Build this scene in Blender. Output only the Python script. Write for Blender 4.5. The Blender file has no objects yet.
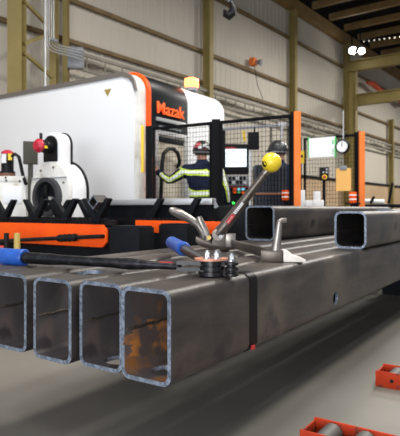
import bpy, bmesh, math, random
from mathutils import Vector, Matrix
random.seed(7)
C = bpy.context.scene.collection
F, CX, HY, H = 530.0, 200.0, 209.0, 0.95      # focal length in px, principal x, horizon row, eye height
ZT = 0.70                                      # top of the tube stack
def P(px, py, d): return Vector(((px-CX)/F*d, d, H+(HY-py)/F*d))
def G(px, py, z):
    d = F*(H-z)/(py-HY); return P(px, py, d)
A1 = math.atan2(355, F)
TH = math.pi/2-A1                              # heading of the tubes, the machine and the fences
AW = math.atan2(405, F); THW = math.pi/2-AW    # heading of the far wall
D1 = Vector((math.sin(A1), math.cos(A1), 0)); D2 = Vector((-math.cos(A1), math.sin(A1), 0))
UZ = Vector((0,0,1))

# ------------------------------------------------------------------ materials
def mat(name, col, rough=.5, metal=0, noise=0, scale=8, col2=None, emit=None, estr=0, bump=0, bscale=60, stretch=None, spec=.5, lo=.35, hi=.65):
    m = bpy.data.materials.new(name); m.use_nodes = True
    nt = m.node_tree; b = nt.nodes['Principled BSDF']
    b.inputs['Base Color'].default_value = (*col, 1); b.inputs['Roughness'].default_value = rough
    b.inputs['Metallic'].default_value = metal; b.inputs['Specular IOR Level'].default_value = spec
    tc = None
    def coords():
        nonlocal tc
        if tc is None:
            t = nt.nodes.new('ShaderNodeTexCoord'); mp = nt.nodes.new('ShaderNodeMapping')
            nt.links.new(t.outputs['Object'], mp.inputs['Vector'])
            if stretch: mp.inputs['Scale'].default_value = stretch
            tc = mp
        return tc.outputs['Vector']
    if col2 is not None:
        n = nt.nodes.new('ShaderNodeTexNoise'); n.inputs['Scale'].default_value = scale; n.inputs['Detail'].default_value = 6
        nt.links.new(coords(), n.inputs['Vector'])
        r = nt.nodes.new('ShaderNodeValToRGB'); r.color_ramp.elements[0].position = lo; r.color_ramp.elements[1].position = hi
        r.color_ramp.elements[0].color = (*col, 1); r.color_ramp.elements[1].color = (*col2, 1)
        nt.links.new(n.outputs['Fac'], r.inputs['Fac']); nt.links.new(r.outputs['Color'], b.inputs['Base Color'])
    if bump:
        n2 = nt.nodes.new('ShaderNodeTexNoise'); n2.inputs['Scale'].default_value = bscale; n2.inputs['Detail'].default_value = 3
        nt.links.new(coords(), n2.inputs['Vector'])
        bp = nt.nodes.new('ShaderNodeBump'); bp.inputs['Strength'].default_value = bump; bp.inputs['Distance'].default_value = .01
        nt.links.new(n2.outputs['Fac'], bp.inputs['Height']); nt.links.new(bp.outputs['Normal'], b.inputs['Normal'])
    if emit: b.inputs['Emission Color'].default_value = (*emit, 1); b.inputs['Emission Strength'].default_value = estr
    return m
M = {}
M['scale'] = mat('mill_scale', (.027,.024,.024), .46, .25, scale=5, col2=(.058,.049,.043), bump=.12, bscale=25, stretch=(.5,3,3))
M['rusty'] = mat('rusty_mill_scale', (.085,.076,.078), .5, .1, scale=7, col2=(.18,.135,.12), bump=.2, bscale=30, lo=.45, hi=.75)  # scale of the inner walls, colour lightened in place of light reaching inside
M['rust'] = mat('orange_rust', (.10,.075,.068), .8, 0, scale=16, col2=(.52,.20,.04), lo=.42, hi=.60)
M['bare'] = mat('bare_cut_steel', (.085,.10,.13), .38, .5, scale=70, col2=(.25,.29,.36), bump=.3, bscale=120)
M['weld'] = mat('weld_bead', (.05,.045,.045), .5, .5, scale=90, col2=(.16,.12,.09))
M['black'] = mat('black_paint', (.005,.0055,.007), .6, 0, scale=10, col2=(.008,.009,.012), spec=.12)
M['blackrod'] = mat('worn_black_rod', (.012,.012,.014), .28, .5, scale=30, col2=(.05,.05,.055), lo=.5, hi=.8, bump=.15, bscale=80)
M['blackhead'] = mat('black_forged_steel', (.015,.015,.017), .3, .5)
M['blue'] = mat('blue_rubber_grip', (.008,.060,.31), .45, 0, scale=30, col2=(.012,.085,.38), bump=.1)
M['zinc'] = mat('zinc_nut', (.42,.43,.45), .28, .95)
M['copper'] = mat('copper_disc', (.62,.28,.18), .45, .4, scale=30, col2=(.45,.2,.14))
M['redpaint'] = mat('red_paint', (.45,.02,.02), .4)
M['bronze'] = mat('brown_steel_lever', (.075,.060,.050), .34, .5, scale=14, col2=(.115,.095,.078))
M['forged'] = mat('forged_grey_steel', (.21,.19,.17), .34, .8, scale=14, col2=(.30,.275,.25))
M['paleped'] = mat('pale_scuffed_pad', (.62,.57,.50), .5, .1, scale=30, col2=(.78,.74,.68))
M['yball'] = mat('yellow_knob_paint', (.72,.52,.02), .32, 0, scale=16, col2=(.80,.60,.03), bump=.12, bscale=40)
# chipped spots on the knob
def chip(m, dark, sc, th, soft=.04, stretch=None):
    nt = m.node_tree; b = nt.nodes['Principled BSDF']; l = b.inputs['Base Color'].links[0]; src = l.from_socket
    n = nt.nodes.new('ShaderNodeTexNoise'); n.inputs['Scale'].default_value = sc; n.inputs['Detail'].default_value = 5
    t = nt.nodes.new('ShaderNodeTexCoord'); nt.links.new(t.outputs['Object'], n.inputs['Vector'])
    r = nt.nodes.new('ShaderNodeValToRGB'); r.color_ramp.elements[0].position = th; r.color_ramp.elements[1].position = th+soft
    mx = nt.nodes.new('ShaderNodeMix'); mx.data_type = 'RGBA'
    nt.links.new(n.outputs['Fac'], r.inputs['Fac']); nt.links.new(r.outputs['Color'], mx.inputs['Factor'])
    nt.links.new(src, mx.inputs['A']); mx.inputs['B'].default_value = (*dark, 1)
    nt.links.new(mx.outputs['Result'], b.inputs['Base Color'])
chip(M['scale'], (.105,.085,.068), 2.2, .52, .2); chip(M['scale'], (.022,.021,.024), 4.5, .58, .12)
chip(M['rusty'], (.06,.05,.052), 9, .55, .1)
M['rusty_orange'] = mat('rust_bloomed_scale', (.085,.076,.078), .6, .05, scale=7, col2=(.16,.115,.10)); chip(M['rusty_orange'], (.34,.14,.04), 10, .53, .16)  # same lightened inner tone, with orange rust over it
chip(M['yball'], (.10,.07,.02), 22, .62)
M['white'] = mat('white_enamel', (.80,.81,.83), .38, 0, scale=.6, col2=(.84,.845,.86))
M['offwhite'] = mat('aged_white_paint', (.66,.64,.59), .5, 0, scale=5, col2=(.78,.77,.74))
chip(M['offwhite'], (.40,.33,.25), 7, .56, .2)
M['trimgrey'] = mat('brown_grey_trim', (.17,.15,.135), .45, .2)
M['silver'] = mat('silver_metal', (.55,.55,.55), .35, .6)
M['orange'] = mat('orange_machine_paint', (.84,.080,.005), .5, 0, scale=3, col2=(.88,.105,.007), spec=.2)
M['opost'] = mat('orange_post_paint', (.74,.17,.03), .55, 0, scale=6, col2=(.80,.21,.045), spec=.2)
M['logo'] = mat('orange_letters', (.95,.13,.02), .4, emit=(1,.12,.01), estr=.25)
M['mblack'] = mat('black_enamel', (.007,.009,.011), .4, spec=.18)
M['wire'] = mat('black_wire', (.004,.004,.005), .7, spec=.1)
M['yellow'] = mat('yellow_safety_paint', (.80,.55,.03), .5)
M['tray'] = mat('weathered_tray', (.20,.18,.145), .7, 0, scale=3, col2=(.26,.235,.19))
M['navy'] = mat('navy_workwear', (.006,.009,.026), .9, 0, scale=12, col2=(.010,.015,.040), spec=.2, bump=.3, bscale=20)
M['hiviz'] = mat('lime_band', (.68,.90,.06), .6); M['reflect'] = mat('silver_reflective_band', (.85,.88,.84), .4)
M['skin'] = mat('skin', (.45,.22,.15), .6); M['hair'] = mat('brown_hair', (.04,.025,.015), .8)
M['helmet1'] = mat('stickered_helmet', (.015,.015,.017), .3, 0, scale=9, col2=(.45,.05,.06), lo=.60, hi=.64)
M['helmet2'] = mat('dark_helmet', (.025,.027,.03), .35); M['sticker'] = mat('white_sticker', (.75,.75,.75), .5)
M['screen'] = mat('lit_screen', (.6,.7,.75), .3, emit=(.85,.95,1), estr=.9)
M['cyan'] = mat('lit_cyan_bar', (.1,.4,.5), .3, emit=(.25,.6,.7), estr=.6)
M['green'] = mat('green_edge', (.08,.55,.12), .5); M['led'] = mat('green_led', (.02,.5,.05), .4, emit=(.05,1,.1), estr=2.5)
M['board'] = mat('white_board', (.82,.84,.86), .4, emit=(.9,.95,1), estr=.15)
M['ink'] = mat('dark_ink', (.02,.02,.02), .5); M['grey'] = mat('grey_paint', (.20,.21,.23), .5, 0, scale=6, col2=(.26,.27,.29))
M['clipboard'] = mat('amber_sheet', (.90,.50,.14), .6); M['card'] = mat('white_carton', (.80,.80,.80), .7)
M['olive'] = mat('olive_steel_paint', (.235,.18,.055), .6, 0, scale=2, col2=(.29,.225,.075))
M['roofbeam'] = mat('brown_roof_steel', (.17,.10,.03), .7, 0, scale=2, col2=(.22,.135,.045))
M['girt'] = mat('rusty_brown_girt', (.12,.075,.028), .7, 0, scale=2, col2=(.18,.12,.05))
M['deck'] = mat('dark_roof_deck', (.006,.005,.005), .95, spec=.1)
M['panel'] = mat('beige_wall_sheet', (.47,.43,.36), .7, 0, scale=.35, col2=(.53,.485,.41), stretch=(1,1,.15))
M['ply'] = mat('plywood_lining', (.42,.29,.17), .8, 0, scale=.8, col2=(.50,.36,.22))
M['floorm'] = mat('worn_concrete', (.122,.115,.098), .55, 0, scale=1.3, col2=(.158,.150,.130), bump=.06, bscale=30)
M['conduit'] = mat('galvanised_conduit', (.52,.53,.54), .4, .5)
M['motor'] = mat('black_motor', (.007,.007,.008), .5, spec=.2); M['cap'] = mat('red_cap', (.50,.015,.04), .4)
M['darkolive'] = mat('dark_olive_box', (.035,.033,.02), .6)
M['roller'] = mat('dusty_roller', (.085,.08,.075), .6, .3)
M['redor'] = mat('scuffed_red_orange', (.36,.028,.008), .6, 0, scale=14, col2=(.44,.046,.012), spec=.15); chip(M['redor'], (.05,.03,.025), 15, .52, .10)
M['lamp'] = mat('lamp_lit', (1,1,1), .3, emit=(1,.95,.85), estr=40)
M['beacon'] = mat('beacon_lit', (1,.3,.1), .3, emit=(1,.22,.06), estr=5)
M['bulb'] = mat('small_bulb', (1,1,1), .3, emit=(1,.85,.65), estr=3)  # glow standing in for daylight through roof gaps
M['tarp'] = mat('red_orange_tarp', (.42,.05,.012), .8)
M['doorglass'] = mat('machine_door_glass', (.34,.29,.22), .25, 0, scale=2.2, col2=(.62,.56,.46))
M['pink'] = mat('pink_tag', (.7,.35,.35), .6)
M['strapm'] = mat('black_steel_band', (.003,.003,.004), .4, 0, spec=.15)

# ------------------------------------------------------------------ mesh builder (all in world space)
class MB:
    def __init__(s): s.bm = bmesh.new()
    def face(s, vs, mi=0):
        try:
            f = s.bm.faces.new(vs); f.material_index = mi; return f
        except ValueError: return None
    def box(s, c, size, rz=0, mi=0, Mx=None, bev=0):
        t = bmesh.new(); bmesh.ops.create_cube(t, size=1)
        bmesh.ops.scale(t, vec=Vector(size), verts=t.verts)
        if bev: bmesh.ops.bevel(t, geom=list(t.edges), offset=bev, segments=2, affect='EDGES', profile=.6)
        m = Mx if Mx is not None else Matrix.Translation(Vector(c)) @ Matrix.Rotation(rz, 4, 'Z')
        s.merge(t, m, mi); return s
    def merge(s, t, m, mi=0):
        vm = {v: s.bm.verts.new(m @ v.co) for v in t.verts}
        for f in t.faces: s.face([vm[v] for v in f.verts], mi)
        t.free()
    def bar(s, a, b, w, h, mi=0, bev=0, up=UZ):
        a, b = Vector(a), Vector(b); x = (b-a).normalized()
        if abs(x.dot(up)) > .98: up = Vector((0,1,0))
        y = up.cross(x).normalized(); z = x.cross(y)
        m = Matrix((x, y, z)).transposed().to_4x4(); m.translation = (a+b)/2
        return s.box(None, ((b-a).length, w, h), mi=mi, Mx=m, bev=bev)
    def tube(s, pts, r, n=12, mi=0, flat=1.0, up=None, closed=False):
        pts = [Vector(p) for p in pts]; k = len(pts)
        rs = r if isinstance(r, (list, tuple)) else [r]*k
        rings = []; prev = up
        for i, p in enumerate(pts):
            t = (pts[min(i+1, k-1)]-pts[max(i-1, 0)]).normalized()
            if prev is None: prev = UZ if abs(t.z) < .9 else Vector((0,1,0))
            y = (prev-t*prev.dot(t)).normalized(); x = y.cross(t); prev = y
            rings.append([s.bm.verts.new(p+rs[i]*(x*math.cos(2*math.pi*j/n)+y*flat*math.sin(2*math.pi*j/n))) for j in range(n)])
        for i in range(k-1):
            for j in range(n): s.face([rings[i][j], rings[i][(j+1)%n], rings[i+1][(j+1)%n], rings[i+1][j]], mi)
        s.face(rings[0][::-1], mi); s.face(rings[-1], mi); return s
    def cyl(s, a, b, r, n=20, mi=0, r2=None):
        return s.tube([a, b], [r, r if r2 is None else r2], n, mi)
    def prism(s, pts, vec, mi=0):
        vec = Vector(vec); a = [s.bm.verts.new(Vector(p)) for p in pts]; b = [s.bm.verts.new(Vector(p)+vec) for p in pts]
        n = len(a); s.face(a[::-1], mi); s.face(b, mi)
        for i in range(n): s.face([a[i], a[(i+1)%n], b[(i+1)%n], b[i]], mi)
        return s
    def ball(s, c, r, sub=2, mi=0, sc=(1,1,1), rot=None):
        t = bmesh.new(); bmesh.ops.create_icosphere(t, subdivisions=sub, radius=r)
        m = Matrix.Translation(Vector(c)) @ (rot or Matrix.Identity(4)) @ Matrix.Diagonal((*sc, 1))
        s.merge(t, m, mi); return s
    def ringtube(s, outer, inner, vec, mi_side=0, mi_end=0, mi_in=None):
        vec = Vector(vec); n = len(outer); mi_in = mi_side if mi_in is None else mi_in
        o1 = [s.bm.verts.new(p) for p in outer]; i1 = [s.bm.verts.new(p) for p in inner]
        o2 = [s.bm.verts.new(p+vec) for p in outer]; i2 = [s.bm.verts.new(p+vec) for p in inner]
        for k in range(n):
            l = (k+1)%n
            s.face([o1[k], o1[l], o2[l], o2[k]], mi_side); s.face([i1[l], i1[k], i2[k], i2[l]], mi_in)
            s.face([o1[l], o1[k], i1[k], i1[l]], mi_end); s.face([o2[k], o2[l], i2[l], i2[k]], mi_end)
        return s
    def build(s, name, mats, parent=None, bev=0, smooth=True, ang=35):
        bm = s.bm
        bmesh.ops.remove_doubles(bm, verts=bm.verts, dist=1e-6)
        bmesh.ops.recalc_face_normals(bm, faces=bm.faces)
        if bev:
            es = [e for e in bm.edges if len(e.link_faces) == 2 and e.calc_face_angle(0) > .5]
            bmesh.ops.bevel(bm, geom=es, offset=bev, segments=2, affect='EDGES', profile=.6, clamp_overlap=True)
        mx = world_of(parent).inverted() if parent else Matrix.Identity(4)
        off = None
        if parent is None:
            cs = [v.co for v in bm.verts]
            off = Vector(((min(c.x for c in cs)+max(c.x for c in cs))/2, (min(c.y for c in cs)+max(c.y for c in cs))/2, min(c.z for c in cs)))
            mx = Matrix.Translation(-off)
        bmesh.ops.transform(bm, matrix=mx, verts=bm.verts)
        me = bpy.data.meshes.new(name); bm.to_mesh(me); bm.free()
        for m in (mats if isinstance(mats, (list, tuple)) else [mats]): me.materials.append(m)
        if smooth:
            me.shade_smooth(); me.set_sharp_from_angle(angle=math.radians(ang))
        o = bpy.data.objects.new(name, me); C.objects.link(o)
        if parent: o.parent = parent
        else: o.location = off
        return o
def world_of(o):
    m = Matrix.LocRotScale(o.location, o.rotation_euler, o.scale)
    return world_of(o.parent) @ m if o.parent else m
def tag(o, label, cat, group=None):
    o['label'] = label; o['category'] = cat
    if group: o['group'] = group
    return o
def thing(name, label, cat, loc, rz=0, group=None):
    o = bpy.data.objects.new(name, None); C.objects.link(o); o.location = Vector(loc); o.rotation_euler = (0, 0, rz)
    o.empty_display_size = .1
    return tag(o, label, cat, group)
def struct(o): o['kind'] = 'structure'; return o
def L(t, x, y, z):           # local point of a thing -> world
    return world_of(t) @ Vector((x, y, z))
def dirs(t):
    m = world_of(t).to_3x3(); return m.col[0].copy(), m.col[1].copy()
def rrect(w, h, r, n=6, x0=0, z0=0):
    out = []
    for cx, cz, a0 in ((x0+w-r, z0+h-r, 0), (x0+r, z0+h-r, 90), (x0+r, z0+r, 180), (x0+w-r, z0+r, 270)):
        for k in range(n+1):
            a = math.radians(a0+90*k/n); out.append((cx+r*math.cos(a), cz+r*math.sin(a)))
    return out
def cut(o, cutters):
    """bore real holes through a mesh object"""
    for c in cutters:
        md = o.modifiers.new('b', 'BOOLEAN'); md.object = c; md.solver = 'EXACT'; md.operation = 'DIFFERENCE'
    bpy.context.view_layer.update()
    dg = bpy.context.evaluated_depsgraph_get()
    me = bpy.data.meshes.new_from_object(o.evaluated_get(dg)); nm = o.data.name
    o.modifiers.clear(); o.data = me; me.name = nm
    me.shade_smooth(); me.set_sharp_from_angle(angle=math.radians(35))
    for c in cutters: bpy.data.objects.remove(c)
def cutter(a, b, r):
    mb = MB(); mb.cyl(a, b, r, 32, mi=1); o = mb.build('cutter', [M['scale'], M['bare']]); return o

# ------------------------------------------------------------------ setting: floor, wall, roof
fl = MB(); fl.box((6, 20, -.05), (90, 70, .1)); struct(fl.build('floor', M['floorm'], smooth=False))
uw = (208-CX)/F; kW = 13.1; dW = kW/((605-CX)/F-uw)
W0 = Vector((uw*dW, dW, 0)); WX = Vector((math.sin(AW), math.cos(AW), 0)); WY = Vector((-math.cos(AW), math.sin(AW), 0))
def W(x, y, z): return W0+WX*x+WY*y+UZ*z
EAVE = 9.35
wb = MB(); prof = []; x = -16.0
while x < 48:
    prof += [(x, 0), (x+.20, 0), (x+.225, -.016), (x+.275, -.016), (x+.30, 0)]; x += .30
front = [W(a, b, 0) for a, b in prof] + [W(48, .2, 0), W(-16, .2, 0)]
wb.prism(front, UZ*EAVE)
struct(wb.build('wall_back', M['panel'], ang=20))
for i, (z, hh) in enumerate(((8.0, .17), (6.03, .17), (5.03, .16))):
    g = MB(); g.bar(W(-16, -.08, z), W(48, -.08, z), .10, hh*.62); struct(g.build('trim_%d' % (i+1), M['girt'], smooth=False))
g = MB(); g.bar(W(-16, -.09, 1.15), W(48, -.09, 1.15), .05, 2.3); struct(g.build('trim_4', M['ply'], smooth=False))
g = MB(); g.bar(W(-16, -.13, 2.36), W(48, -.13, 2.36), .12, .10); struct(g.build('trim_5', M['black'], smooth=False))
g = MB(); g.bar(W(-16, -.25, EAVE-.05), W(48, -.25, EAVE-.05), .35, .40); struct(g.build('trim_6', M['roofbeam'], smooth=False))
# rafters and deck
dk = MB(); dk.prism([W(-16, .3, EAVE+.55), W(48, .3, EAVE+.55), W(48, -30, EAVE+.55), W(-16, -30, EAVE+.55)], UZ*.15); struct(dk.build('ceiling', M['deck'], smooth=False))
cols = ['the left end above the white machine', 'behind the flashing beacon', 'above the left orange fence post', 'beside the floodlights', 'right of the second orange fence post', 'at the far right edge']
def hcol(name, base, h, w, d, rz, label, m='olive'):
    t = thing(name, label, 'column', base, rz)
    for nm, y in (('flange', -d/2), ('flange', d/2)):
        mb = MB(); mb.box(L(t, 0, y, h/2), (w, .025, h), rz); mb.build(nm, M[m], t, smooth=False)
    mb = MB(); mb.box(L(t, 0, 0, h/2), (.03, d-.025, h), rz); mb.build('web', M[m], t, smooth=False)
    return t
for i, (x, lab) in enumerate(((-.36, 'olive steel wall column rising behind the orange beacon on the machine'),
        (5.5, 'olive steel wall column rising directly above the taller left orange fence post'),
        (11.15, 'olive steel wall column in the corner below the bright floodlights'),
        (18, 'slim olive wall column to the right of the orange post with the clock'))):
    hcol('steel_column', W(x, -.27, 0), EAVE-.25 if x != 18 else 6.3, .20, .26, THW, lab)
n = 0
for i, x in enumerate([5.2+1.75*k for k in range(14)]):
    b = MB(); b.bar(W(x, -.45, EAVE+.32), W(x, -28, EAVE+.32), .16, .28)
    o = b.build('roof_beam', M['roofbeam'], smooth=False)
    tag(o, 'brown steel roof beam spanning under the dark roof deck', 'beam', 'parallel beams under the dark roof')
# runway frame right of the corner column
for z, lab, w, x0 in ((7.95, 'upper olive beam running right from the corner column', .5, 11.2), (6.35, 'lower olive beam running right from the corner column', .55, 11.6)):
    b = MB(); a, e = W(x0, -.42, z), W(x0, -13.0, z)
    for dz, hh, ww in ((w/2-.02, .04, .36), (-w/2+.02, .04, .36), (0, w-.06, .05)): b.bar(a+UZ*dz, e+UZ*dz, ww, hh)
    tag(b.build('runway_beam', M['olive'], smooth=False), lab, 'beam')
hcol('steel_column', W(11.15, -.55, 0), 7.68, .30, .42, THW, 'shorter olive column standing in front of the corner column under the beam')
# left braced column
cA = P(17, HY, 11.0); cB = P(54, HY, 12.0); cC = P(66, HY, 12.6)
hcol('steel_column', (cA.x, cA.y, 0), 7.5, .29, .3, .0, 'wide olive column at the far left above the white machine')
hcol('steel_column', (cB.x, cB.y, 0), 7.5, .15, .2, .0, 'narrow olive column left of the grey electrical box')
hcol('steel_column', (cC.x, cC.y, 0), 7.5, .11, .2, .0, 'thin olive column just behind the grey conduits')
for a, b, lab in (((24, 1), (46, 24), 'topmost diagonal olive brace between the left columns'), ((24, 43.5), (50, 34), 'middle rising olive brace between the left columns'), ((24, 53), (52, 77), 'lowest diagonal olive brace between the left columns')):
    mb = MB(); mb.bar(P(*a, 11.1), P(*b, 11.9), .06, .07); tag(mb.build('diagonal_brace', M['olive'], smooth=False), lab, 'brace')
mb = MB(); mb.cyl(P(45, -30, 11.3), P(45, 120, 11.3), .022, 8); tag(mb.build('thin_pipe', M['conduit']), 'thin pale vertical pipe left of the bent conduits', 'pipe')
for i in range(4):
    x0 = 47.0+2.2*i; yb = 43-2*i; pts = [P(x0, -25, 11.6), P(x0, yb, 11.6)]
    for k in range(1, 7):
        a = k/6*math.radians(74); pts.append(P(x0+9*(1-math.cos(a)), yb+9*math.sin(a), 11.6))
    pts += [P(80.5, 58.7-2.9*i, 11.6), P(82, 59.5-2.9*i, 11.75)]
    mb = MB(); mb.tube(pts, .014, 8)
    tag(mb.build('conduit', M['conduit']), 'grey bent conduit, %s of the four running to the wall box' % ('outermost', 'second outermost', 'second innermost', 'innermost')[i], 'conduit', 'bent conduits at the wall box')
t = thing('electrical_box', 'grey electrical box at the end of the bent conduits', 'box', P(76, 69, 11.86), .0)
mb = MB(); c = P(76, 58.5, 11.86); mb.box(c, (.34, .2, .46), 0, bev=.012); mb.build('body', M['grey'], t)
mb = MB(); mb.box(c+Vector((0, -.105, 0)), (.29, .02, .40), 0, bev=.006); mb.build('lid', M['grey'], t)
mb = MB(); mb.bar(P(50, 39, 11.5), P(58, 41, 11.5), .05, .05); tag(mb.build('conduit_clamp', M['grey']), 'small grey clamp across the vertical conduits', 'clamp')
# cable tray along the wall
t = thing('cable_tray', 'dark grey cable tray running along the wall below the lowest girt', 'cable tray', W(-6, -.5, 4.3), THW)
for z in (4.35, 4.72):
    mb = MB(); mb.bar(W(-6, -.3, z), W(44, -.3, z), .06, .08); mb.build('side_rail', M['tray'], t, smooth=False)
mb = MB()
for k in range(84):
    mb = MB(); mb.bar(W(-6+.6*k, -.3, 4.35), W(-6+.6*k, -.3, 4.72), .03, .03); mb.build('rung', M['tray'], t, smooth=False)
mb = MB(); mb.tube([W(-6+k*.8, -.24, 4.55+.05*math.sin(k*1.7)) for k in range(62)], .05, 8); mb.build('cable_bundle', M['tray'], t)

# floodlights, roof gap dots, tarp, wall box, hook
for px, py, d, lab, r in ((353, 50.5, 25.2, 'bright white floodlight hanging on the corner column, left of two', .20), (361.5, 51, 24.6, 'bright white floodlight near the corner column, right of two', .17)):
    c = P(px, py, d); t = thing('floodlight', lab, 'lamp', c, 0)
    mb = MB(); mb.tube([c+Vector((0, .28, .1)), c+Vector((0, .2, .08)), c+Vector((0, .0, .0))], [.15, .25, r], 16); mb.build('housing', M['grey'], t)
    mb = MB(); mb.ball(c+Vector((0, -.03, 0)), r*.86, 2, sc=(1, .35, 1)); mb.build('lens', M['lamp'], t)
    mb = MB(); mb.bar(c+Vector((0, .2, .1)), Vector((c.x, c.y+.2, EAVE+.12)), .05, .05); mb.build('bracket', M['black'], t)
t = thing('bulb_string', 'string of tiny lit bulbs under the dark roof at upper right', 'string lights', P(365, 41, 24))
mb = MB(); mb.tube([P(362+k*6, 40.7-.75*k, 24-.8*k) for k in range(9)], .012, 6); mb.build('cable', M['black'], t)  # cable made up to carry the glowing dots
for k in range(9):
    mb = MB(); mb.ball(P(364+k*5.1, 41.5-.65*k, 24-.7*k), .020, 1); mb.build('bulb', M['bulb'], t)  # each glowing dot stands for light through a roof gap
pts = []; 
for k in range(14): pts.append(W(13.2+1.0*k, -.55, 7.55+.10*math.sin(k*1.9)))
mb = MB(); mb.tube(pts, [.07+.07*abs(math.sin(k*1.3)) for k in range(14)], 8, flat=1.2); tag(mb.build('folded_tarp', M['tarp']), 'bunched red orange tarp strung along the wall at upper right', 'tarp')
t = thing('wall_sounder', 'small orange box with a grey horn on the far wall', 'alarm', P(254, 62, 19.3), THW)
c = P(253, 62, 19.3); mb = MB(); mb.box(c, (.24, .2, .28), THW, bev=.02); mb.build('box', M['opost'], t)
mb = MB(); mb.tube([c+Vector((.1, 0, 0)), c+Vector((.3, -.1, -.05))], [.05, .12], 12); mb.build('horn', M['grey'], t)
mb = MB(); mb.tube([c+Vector((.05, 0, -.1)), c+Vector((.15, 0, -.8)), c+Vector((.36, 0, -1.35))], .012, 6); mb.build('cord', M['black'], t)
t = thing('crane_hook', 'dark lifting hook block hanging from above in front of the far wall', 'hook', P(229, 17, 9.0))
mb = MB(); mb.tube([P(229, -40, 9), P(230, 2, 9)], .035, 8); mb.build('cable', M['grey'], t)
mb = MB(); mb.tube([P(230, 0, 9), P(231.5, 4, 9), P(233, 8.5, 9), P(232, 13, 9), P(229, 15.5, 9), P(225.5, 14, 9), P(224.2, 10, 9)], [.035, .04, .055, .075, .085, .06, .02], 10); mb.build('hook', M['motor'], t)

# ------------------------------------------------------------------ the white tube-cutting machine
t = thing('cutting_machine', 'large white cutting machine with black front panel and orange edge', 'machine', P(148, HY, 7.0)-UZ*H, TH)
ZM = 2.80
def msec(x0, x1, y0, ztop, r, ylen=3.7, zb=.12):
    pts = [(ylen, zb), (y0, zb)]
    for k in range(9):
        a = math.pi+ -math.pi/2*k/8
        pts.append((y0+r+r*math.cos(a), ztop-r+r*math.sin(a)))
    pts.append((ylen, ztop))
    return [L(t, x0, y, z) for y, z in pts], (dirs(t)[0]*(x1-x0))
for nm, x0, x1, y0, zt, r, m in (('end_cover', -.15, -.001, .03, 2.76, .28, 'offwhite'), ('orange_band', 0, .075, 0, ZM, .30, 'orange'),
                                 ('front_panel', .076, .93, .012, ZM-.012, .29, 'mblack'), ('rear_cover', .931, 2.0, .02, ZM-.02, .28, 'white')):
    pts, v = msec(x0, x1, y0, zt, r); mb = MB(); mb.prism(pts, v); mb.build(nm, M[m], t, bev=.012 if nm != 'rear_cover' else .05, ang=30)
pts, v = msec(-.17, -.151, .09, 2.71, .23); mb = MB(); mb.prism(pts, v); mb.build('end_panel', M['white'], t, bev=.006)
# rim along the end cover's top, its brown grey tone paints in shade
mb = MB(); mb.prism([L(t, -.185, y, z) for y, z in ((.085, 2.50), (.055, 2.50), (.09, 2.64), (.16, 2.72), (.30, 2.77), (3.7, 2.77), (3.7, 2.705), (.31, 2.705), (.19, 2.665), (.12, 2.60))], dirs(t)[0]*.12); mb.build('top_rim', M['trimgrey'], t, smooth=False)
mb = MB(); mb.prism([L(t, -.178, y, z) for y, z in ((.62, 2.57), (.50, 2.57), (.56, 2.48))], dirs(t)[0]*.01); mb.build('badge', mat('brass_badge', (.35,.26,.05), .4), t)
# lettering
cu = bpy.data.curves.new('txt', 'FONT'); cu.body = 'Mazak'; cu.size = 1; cu.extrude = .02; cu.offset = .010
to = bpy.data.objects.new('txt', cu); C.objects.link(to); bpy.context.view_layer.update()
me = bpy.data.meshes.new_from_object(to.evaluated_get(bpy.context.evaluated_depsgraph_get())); bpy.data.objects.remove(to)
xs = [v.co.x for v in me.vertices]; ys = [v.co.y for v in me.vertices]
for v in me.vertices:
    xx = (v.co.x-min(xs))/(max(xs)-min(xs))*.63+.19; zz = (v.co.y-min(ys))/(max(ys)-min(ys))*.165+2.245
    v.co = Vector((xx, -.004-.01*(1 if v.co.z > 0 else -.5), zz))
me.materials.clear(); me.materials.append(M['logo'])
o = bpy.data.objects.new('lettering', me); C.objects.link(o); o.parent = t
mb = MB(); mb.box(L(t, .52, .0, 2.17), (.68, .03, .05), TH, bev=.006); mb.build('name_bar', M['silver'], t)
mb = MB()
for k in range(9): mb.box(L(t, .27+.058*k, .005, 2.075), (.036, .016, .028), TH)
mb.build('small_lettering', M['grey'], t)
# door
f = MB()
for x0, x1, z0, z1 in ((.14, .86, 1.96, 2.02), (.14, .20, .5, 1.98), (.80, .86, .5, 1.98), (.14, .86, .5, .56)):
    f.box(L(t, (x0+x1)/2, .0, (z0+z1)/2), (x1-x0, .05, z1-z0), TH, bev=.01)
dr = f.build('door', M['silver'], t)
mb = MB(); mb.box(L(t, .50, .004, 1.26), (.62, .03, 1.44), TH); mb.build('window_pane', M['doorglass'], dr)
mb = MB(); mb.box(L(t, .49, -.012, 1.90), (.60, .012, .08), TH, bev=.004); mb.build('window_shade', M['mblack'], dr)
mb = MB(); mb.tube([L(t, .12, -.02, 1.02), L(t, .12, -.12, 1.05), L(t, .12, -.14, 1.55), L(t, .16, -.14, 1.69), L(t, .26, -.14, 1.76), L(t, .38, -.14, 1.77), L(t, .50, -.12, 1.72), L(t, .60, -.08, 1.62), L(t, .64, -.02, 1.54)], .027, 10); mb.build('handle', M['motor'], dr)
mb = MB(); mb.tube([L(t, .62, -.02, 1.62), L(t, .66, -.05, 1.45), L(t, .72, -.04, 1.3), L(t, .74, -.02, 1.15)], .014, 8); mb.build('hose', M['silver'], dr)
mb = MB(); mb.box(L(t, .045, -.025, .98), (.05, .05, 1.3), TH); mb.build('door_seal', mat('rust_red_seal', (.35,.05,.02), .5), t)
pl = MB(); pl.box(L(t, .85, 1.85, .07), (2.3, 3.5, .14), TH); pl.build('plinth', M['black'], t, smooth=False)
bp = L(t, 1.33, .22, ZM-.02); bt = thing('warning_beacon', 'glowing orange beacon on top of the machine', 'beacon', bp)
mb = MB(); mb.cyl(bp+UZ*.001, bp+UZ*.05, .09, 16); mb.build('base', M['grey'], bt)
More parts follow.
